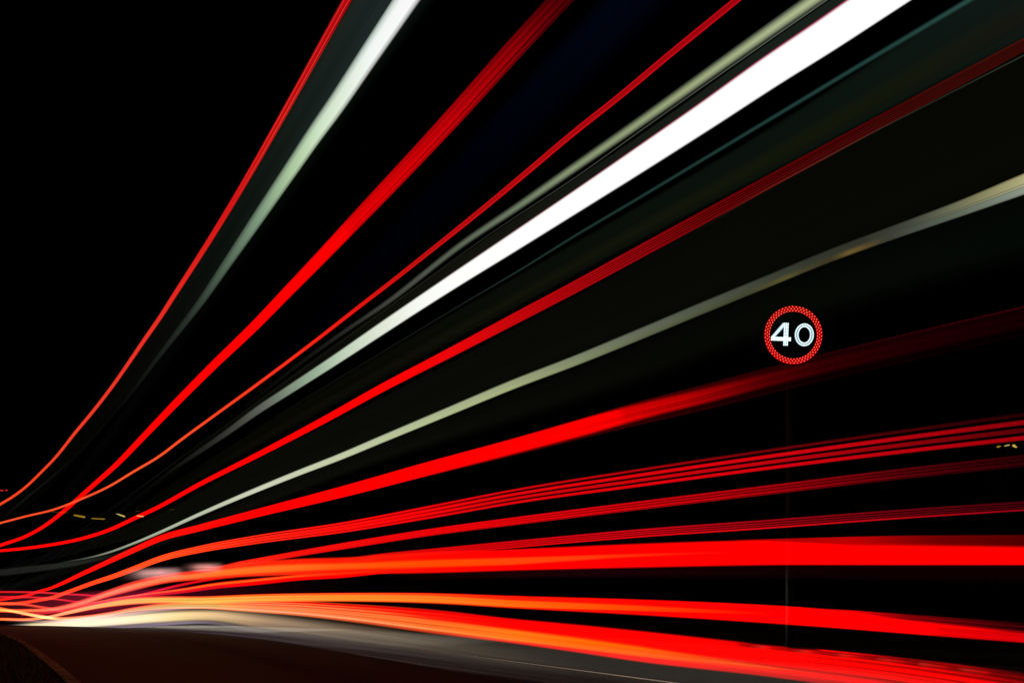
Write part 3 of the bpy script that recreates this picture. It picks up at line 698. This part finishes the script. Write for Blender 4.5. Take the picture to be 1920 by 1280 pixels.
T("light_trail", 2.9, [(-60,1141,6),(0,1143,6),(30,1146,6),(60,1152,6),(90,1157,6),(120,1160,4)], [(.05,.95,.2,[(0,(255,120,60)),(60,(255,150,90)),(95,(255,190,120)),(120,(80,40,20))])], x1=120, rows=10,
  label="pale orange thin trail, lowest of the weave at the left edge", group=GX)
# dim crimson light that fills the weave
T("light_trail", 3.0, [(-60,1134,50),(0,1134,52),(100,1134,50),(250,1122,40),(350,1110,26),(480,1103,22),(640,1099,20)],
  [(.05,.95,.14,[(0,(52,10,16)),(80,(82,14,26)),(180,(110,18,36)),(270,(90,8,34)),(350,(56,4,20)),(480,(24,2,8)),(640,(0,0,0))])], x1=640, rows=20,
  label="dark crimson afterglow filling the gaps of the weave at lower left")
# oncoming head lamps
def blob(cx, cy, wx, hy, col, label, sl=0):
    P = [(cx-wx, cy+sl*wx, hy), (cx, cy, hy), (cx+wx, cy-sl*wx, hy)]
    st = [(cx-wx, (0,0,0)), (cx-wx*.62, tuple(c*.35 for c in col)), (cx-wx*.2, tuple(c*.9 for c in col)), (cx+wx*.25, col), (cx+wx*.7, tuple(c*.75 for c in col)), (cx+wx, (0,0,0))]
    return T("head_lamp_glow", 5.4, P, [(.24,.74,.2,st),(.52,.60,.06,[(a,tuple(q*.72 for q in b)) for a,b in st])], x0=cx-wx, x1=cx+wx, rows=24, step=3, streak=.3, freq=7, label=label, cat="headlamp glow", thick=.05)
blob(284, 1075, 66, 34, (255,186,180), "blurred pinkish headlamp glow, left of the two above the orange strips", .04)
blob(380, 1064, 42, 30, (255,165,155), "blurred pinkish headlamp glow, right of the two above the orange strips", .02)
# glowing strips painted in for head lamp light and bloom on the carriageway
T("headlamp_light_strip", 3.9, [(0,1177,12),(40,1175,19),(100,1172,26),(200,1165,30),(300,1157,33),(400,1154,34),(480,1163,46),(560,1173,50),(700,1192,56),(808,1208,54),(960,1232,58),(1100,1252,60)],
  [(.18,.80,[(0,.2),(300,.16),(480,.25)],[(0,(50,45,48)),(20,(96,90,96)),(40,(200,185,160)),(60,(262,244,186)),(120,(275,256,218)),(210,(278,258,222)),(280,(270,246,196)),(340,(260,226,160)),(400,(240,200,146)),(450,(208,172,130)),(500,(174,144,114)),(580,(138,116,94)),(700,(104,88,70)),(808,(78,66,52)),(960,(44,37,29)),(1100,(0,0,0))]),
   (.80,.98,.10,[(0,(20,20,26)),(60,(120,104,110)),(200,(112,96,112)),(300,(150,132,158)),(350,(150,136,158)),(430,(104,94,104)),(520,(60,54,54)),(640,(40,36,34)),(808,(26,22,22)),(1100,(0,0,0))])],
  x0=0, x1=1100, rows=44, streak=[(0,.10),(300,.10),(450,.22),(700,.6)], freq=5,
  label="cream glowing strip imitating headlamp light along the road at lower left", cat="headlamp sweep")
T("headlamp_light_strip", 4.1, [(10,1163,8),(120,1163,12),(200,1155,14),(300,1143,14),(400,1138,10),(480,1143,6)],
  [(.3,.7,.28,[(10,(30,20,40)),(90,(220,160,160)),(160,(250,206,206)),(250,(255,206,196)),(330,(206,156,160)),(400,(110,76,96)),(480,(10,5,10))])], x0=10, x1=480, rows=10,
  label="narrow pink glowing strip imitating bloom along the top of the cream strip", cat="headlamp sweep")
T("headlamp_light_strip", 3.7, [(0,1188,12),(100,1192,14),(200,1190,20),(300,1188,26),(400,1192,34),(480,1200,40),(644,1216,44),(808,1238,56),(960,1258,60),(1200,1290,66)],
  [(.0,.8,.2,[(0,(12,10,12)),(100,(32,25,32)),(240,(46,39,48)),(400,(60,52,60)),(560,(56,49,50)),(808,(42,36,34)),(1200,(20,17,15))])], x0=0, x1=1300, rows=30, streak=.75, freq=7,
  label="thin grey glowing streaks imitating light on the road beneath the cream strip", cat="headlamp sweep")

# ------------------------------------------------------------------ head lamp light falling on the far lane
def road_light(s, L, wd, d, z, power, col=(1, .80, .62)):
    l = bpy.data.lights.new("headlamp_spill", 'AREA'); l.shape = 'RECTANGLE'; l.size = wd; l.size_y = L
    l.energy = power; l.color = col; l.spread = math.radians(130)
    o = bpy.data.objects.new("headlamp_spill", l); COL.objects.link(o)
    X, Y = road(s, d); X2, Y2 = road(s+.5, d)
    o.location = (X, Y, ground(X, Y)+z); o.rotation_euler = (0, 0, math.atan2(Y2-Y, X2-X)-math.pi/2)
for (s, L, P) in ((0, 6, 6), (6, 6, 20), (12, 6, 50), (18, 6, 130), (24, 6, 200)):
    road_light(s, L, 2.2, 5.75, .55, P)

# narrow spot added to stand for a low beam on the sign post's foot
l = bpy.data.lights.new("post_foot_spot", 'SPOT'); l.energy = 900; l.color = (.9, 1, .95); l.spot_size = math.radians(7); l.spot_blend = .9; l.shadow_soft_size = .06
o = bpy.data.objects.new("post_foot_spot", l); COL.objects.link(o)
X, Y = road(14, 5.6); o.location = (X, Y, .62)
o.rotation_euler = (Vector((SX+.045, SY+.26, .62))-Vector(o.location)).to_track_quat('-Z', 'Y').to_euler()
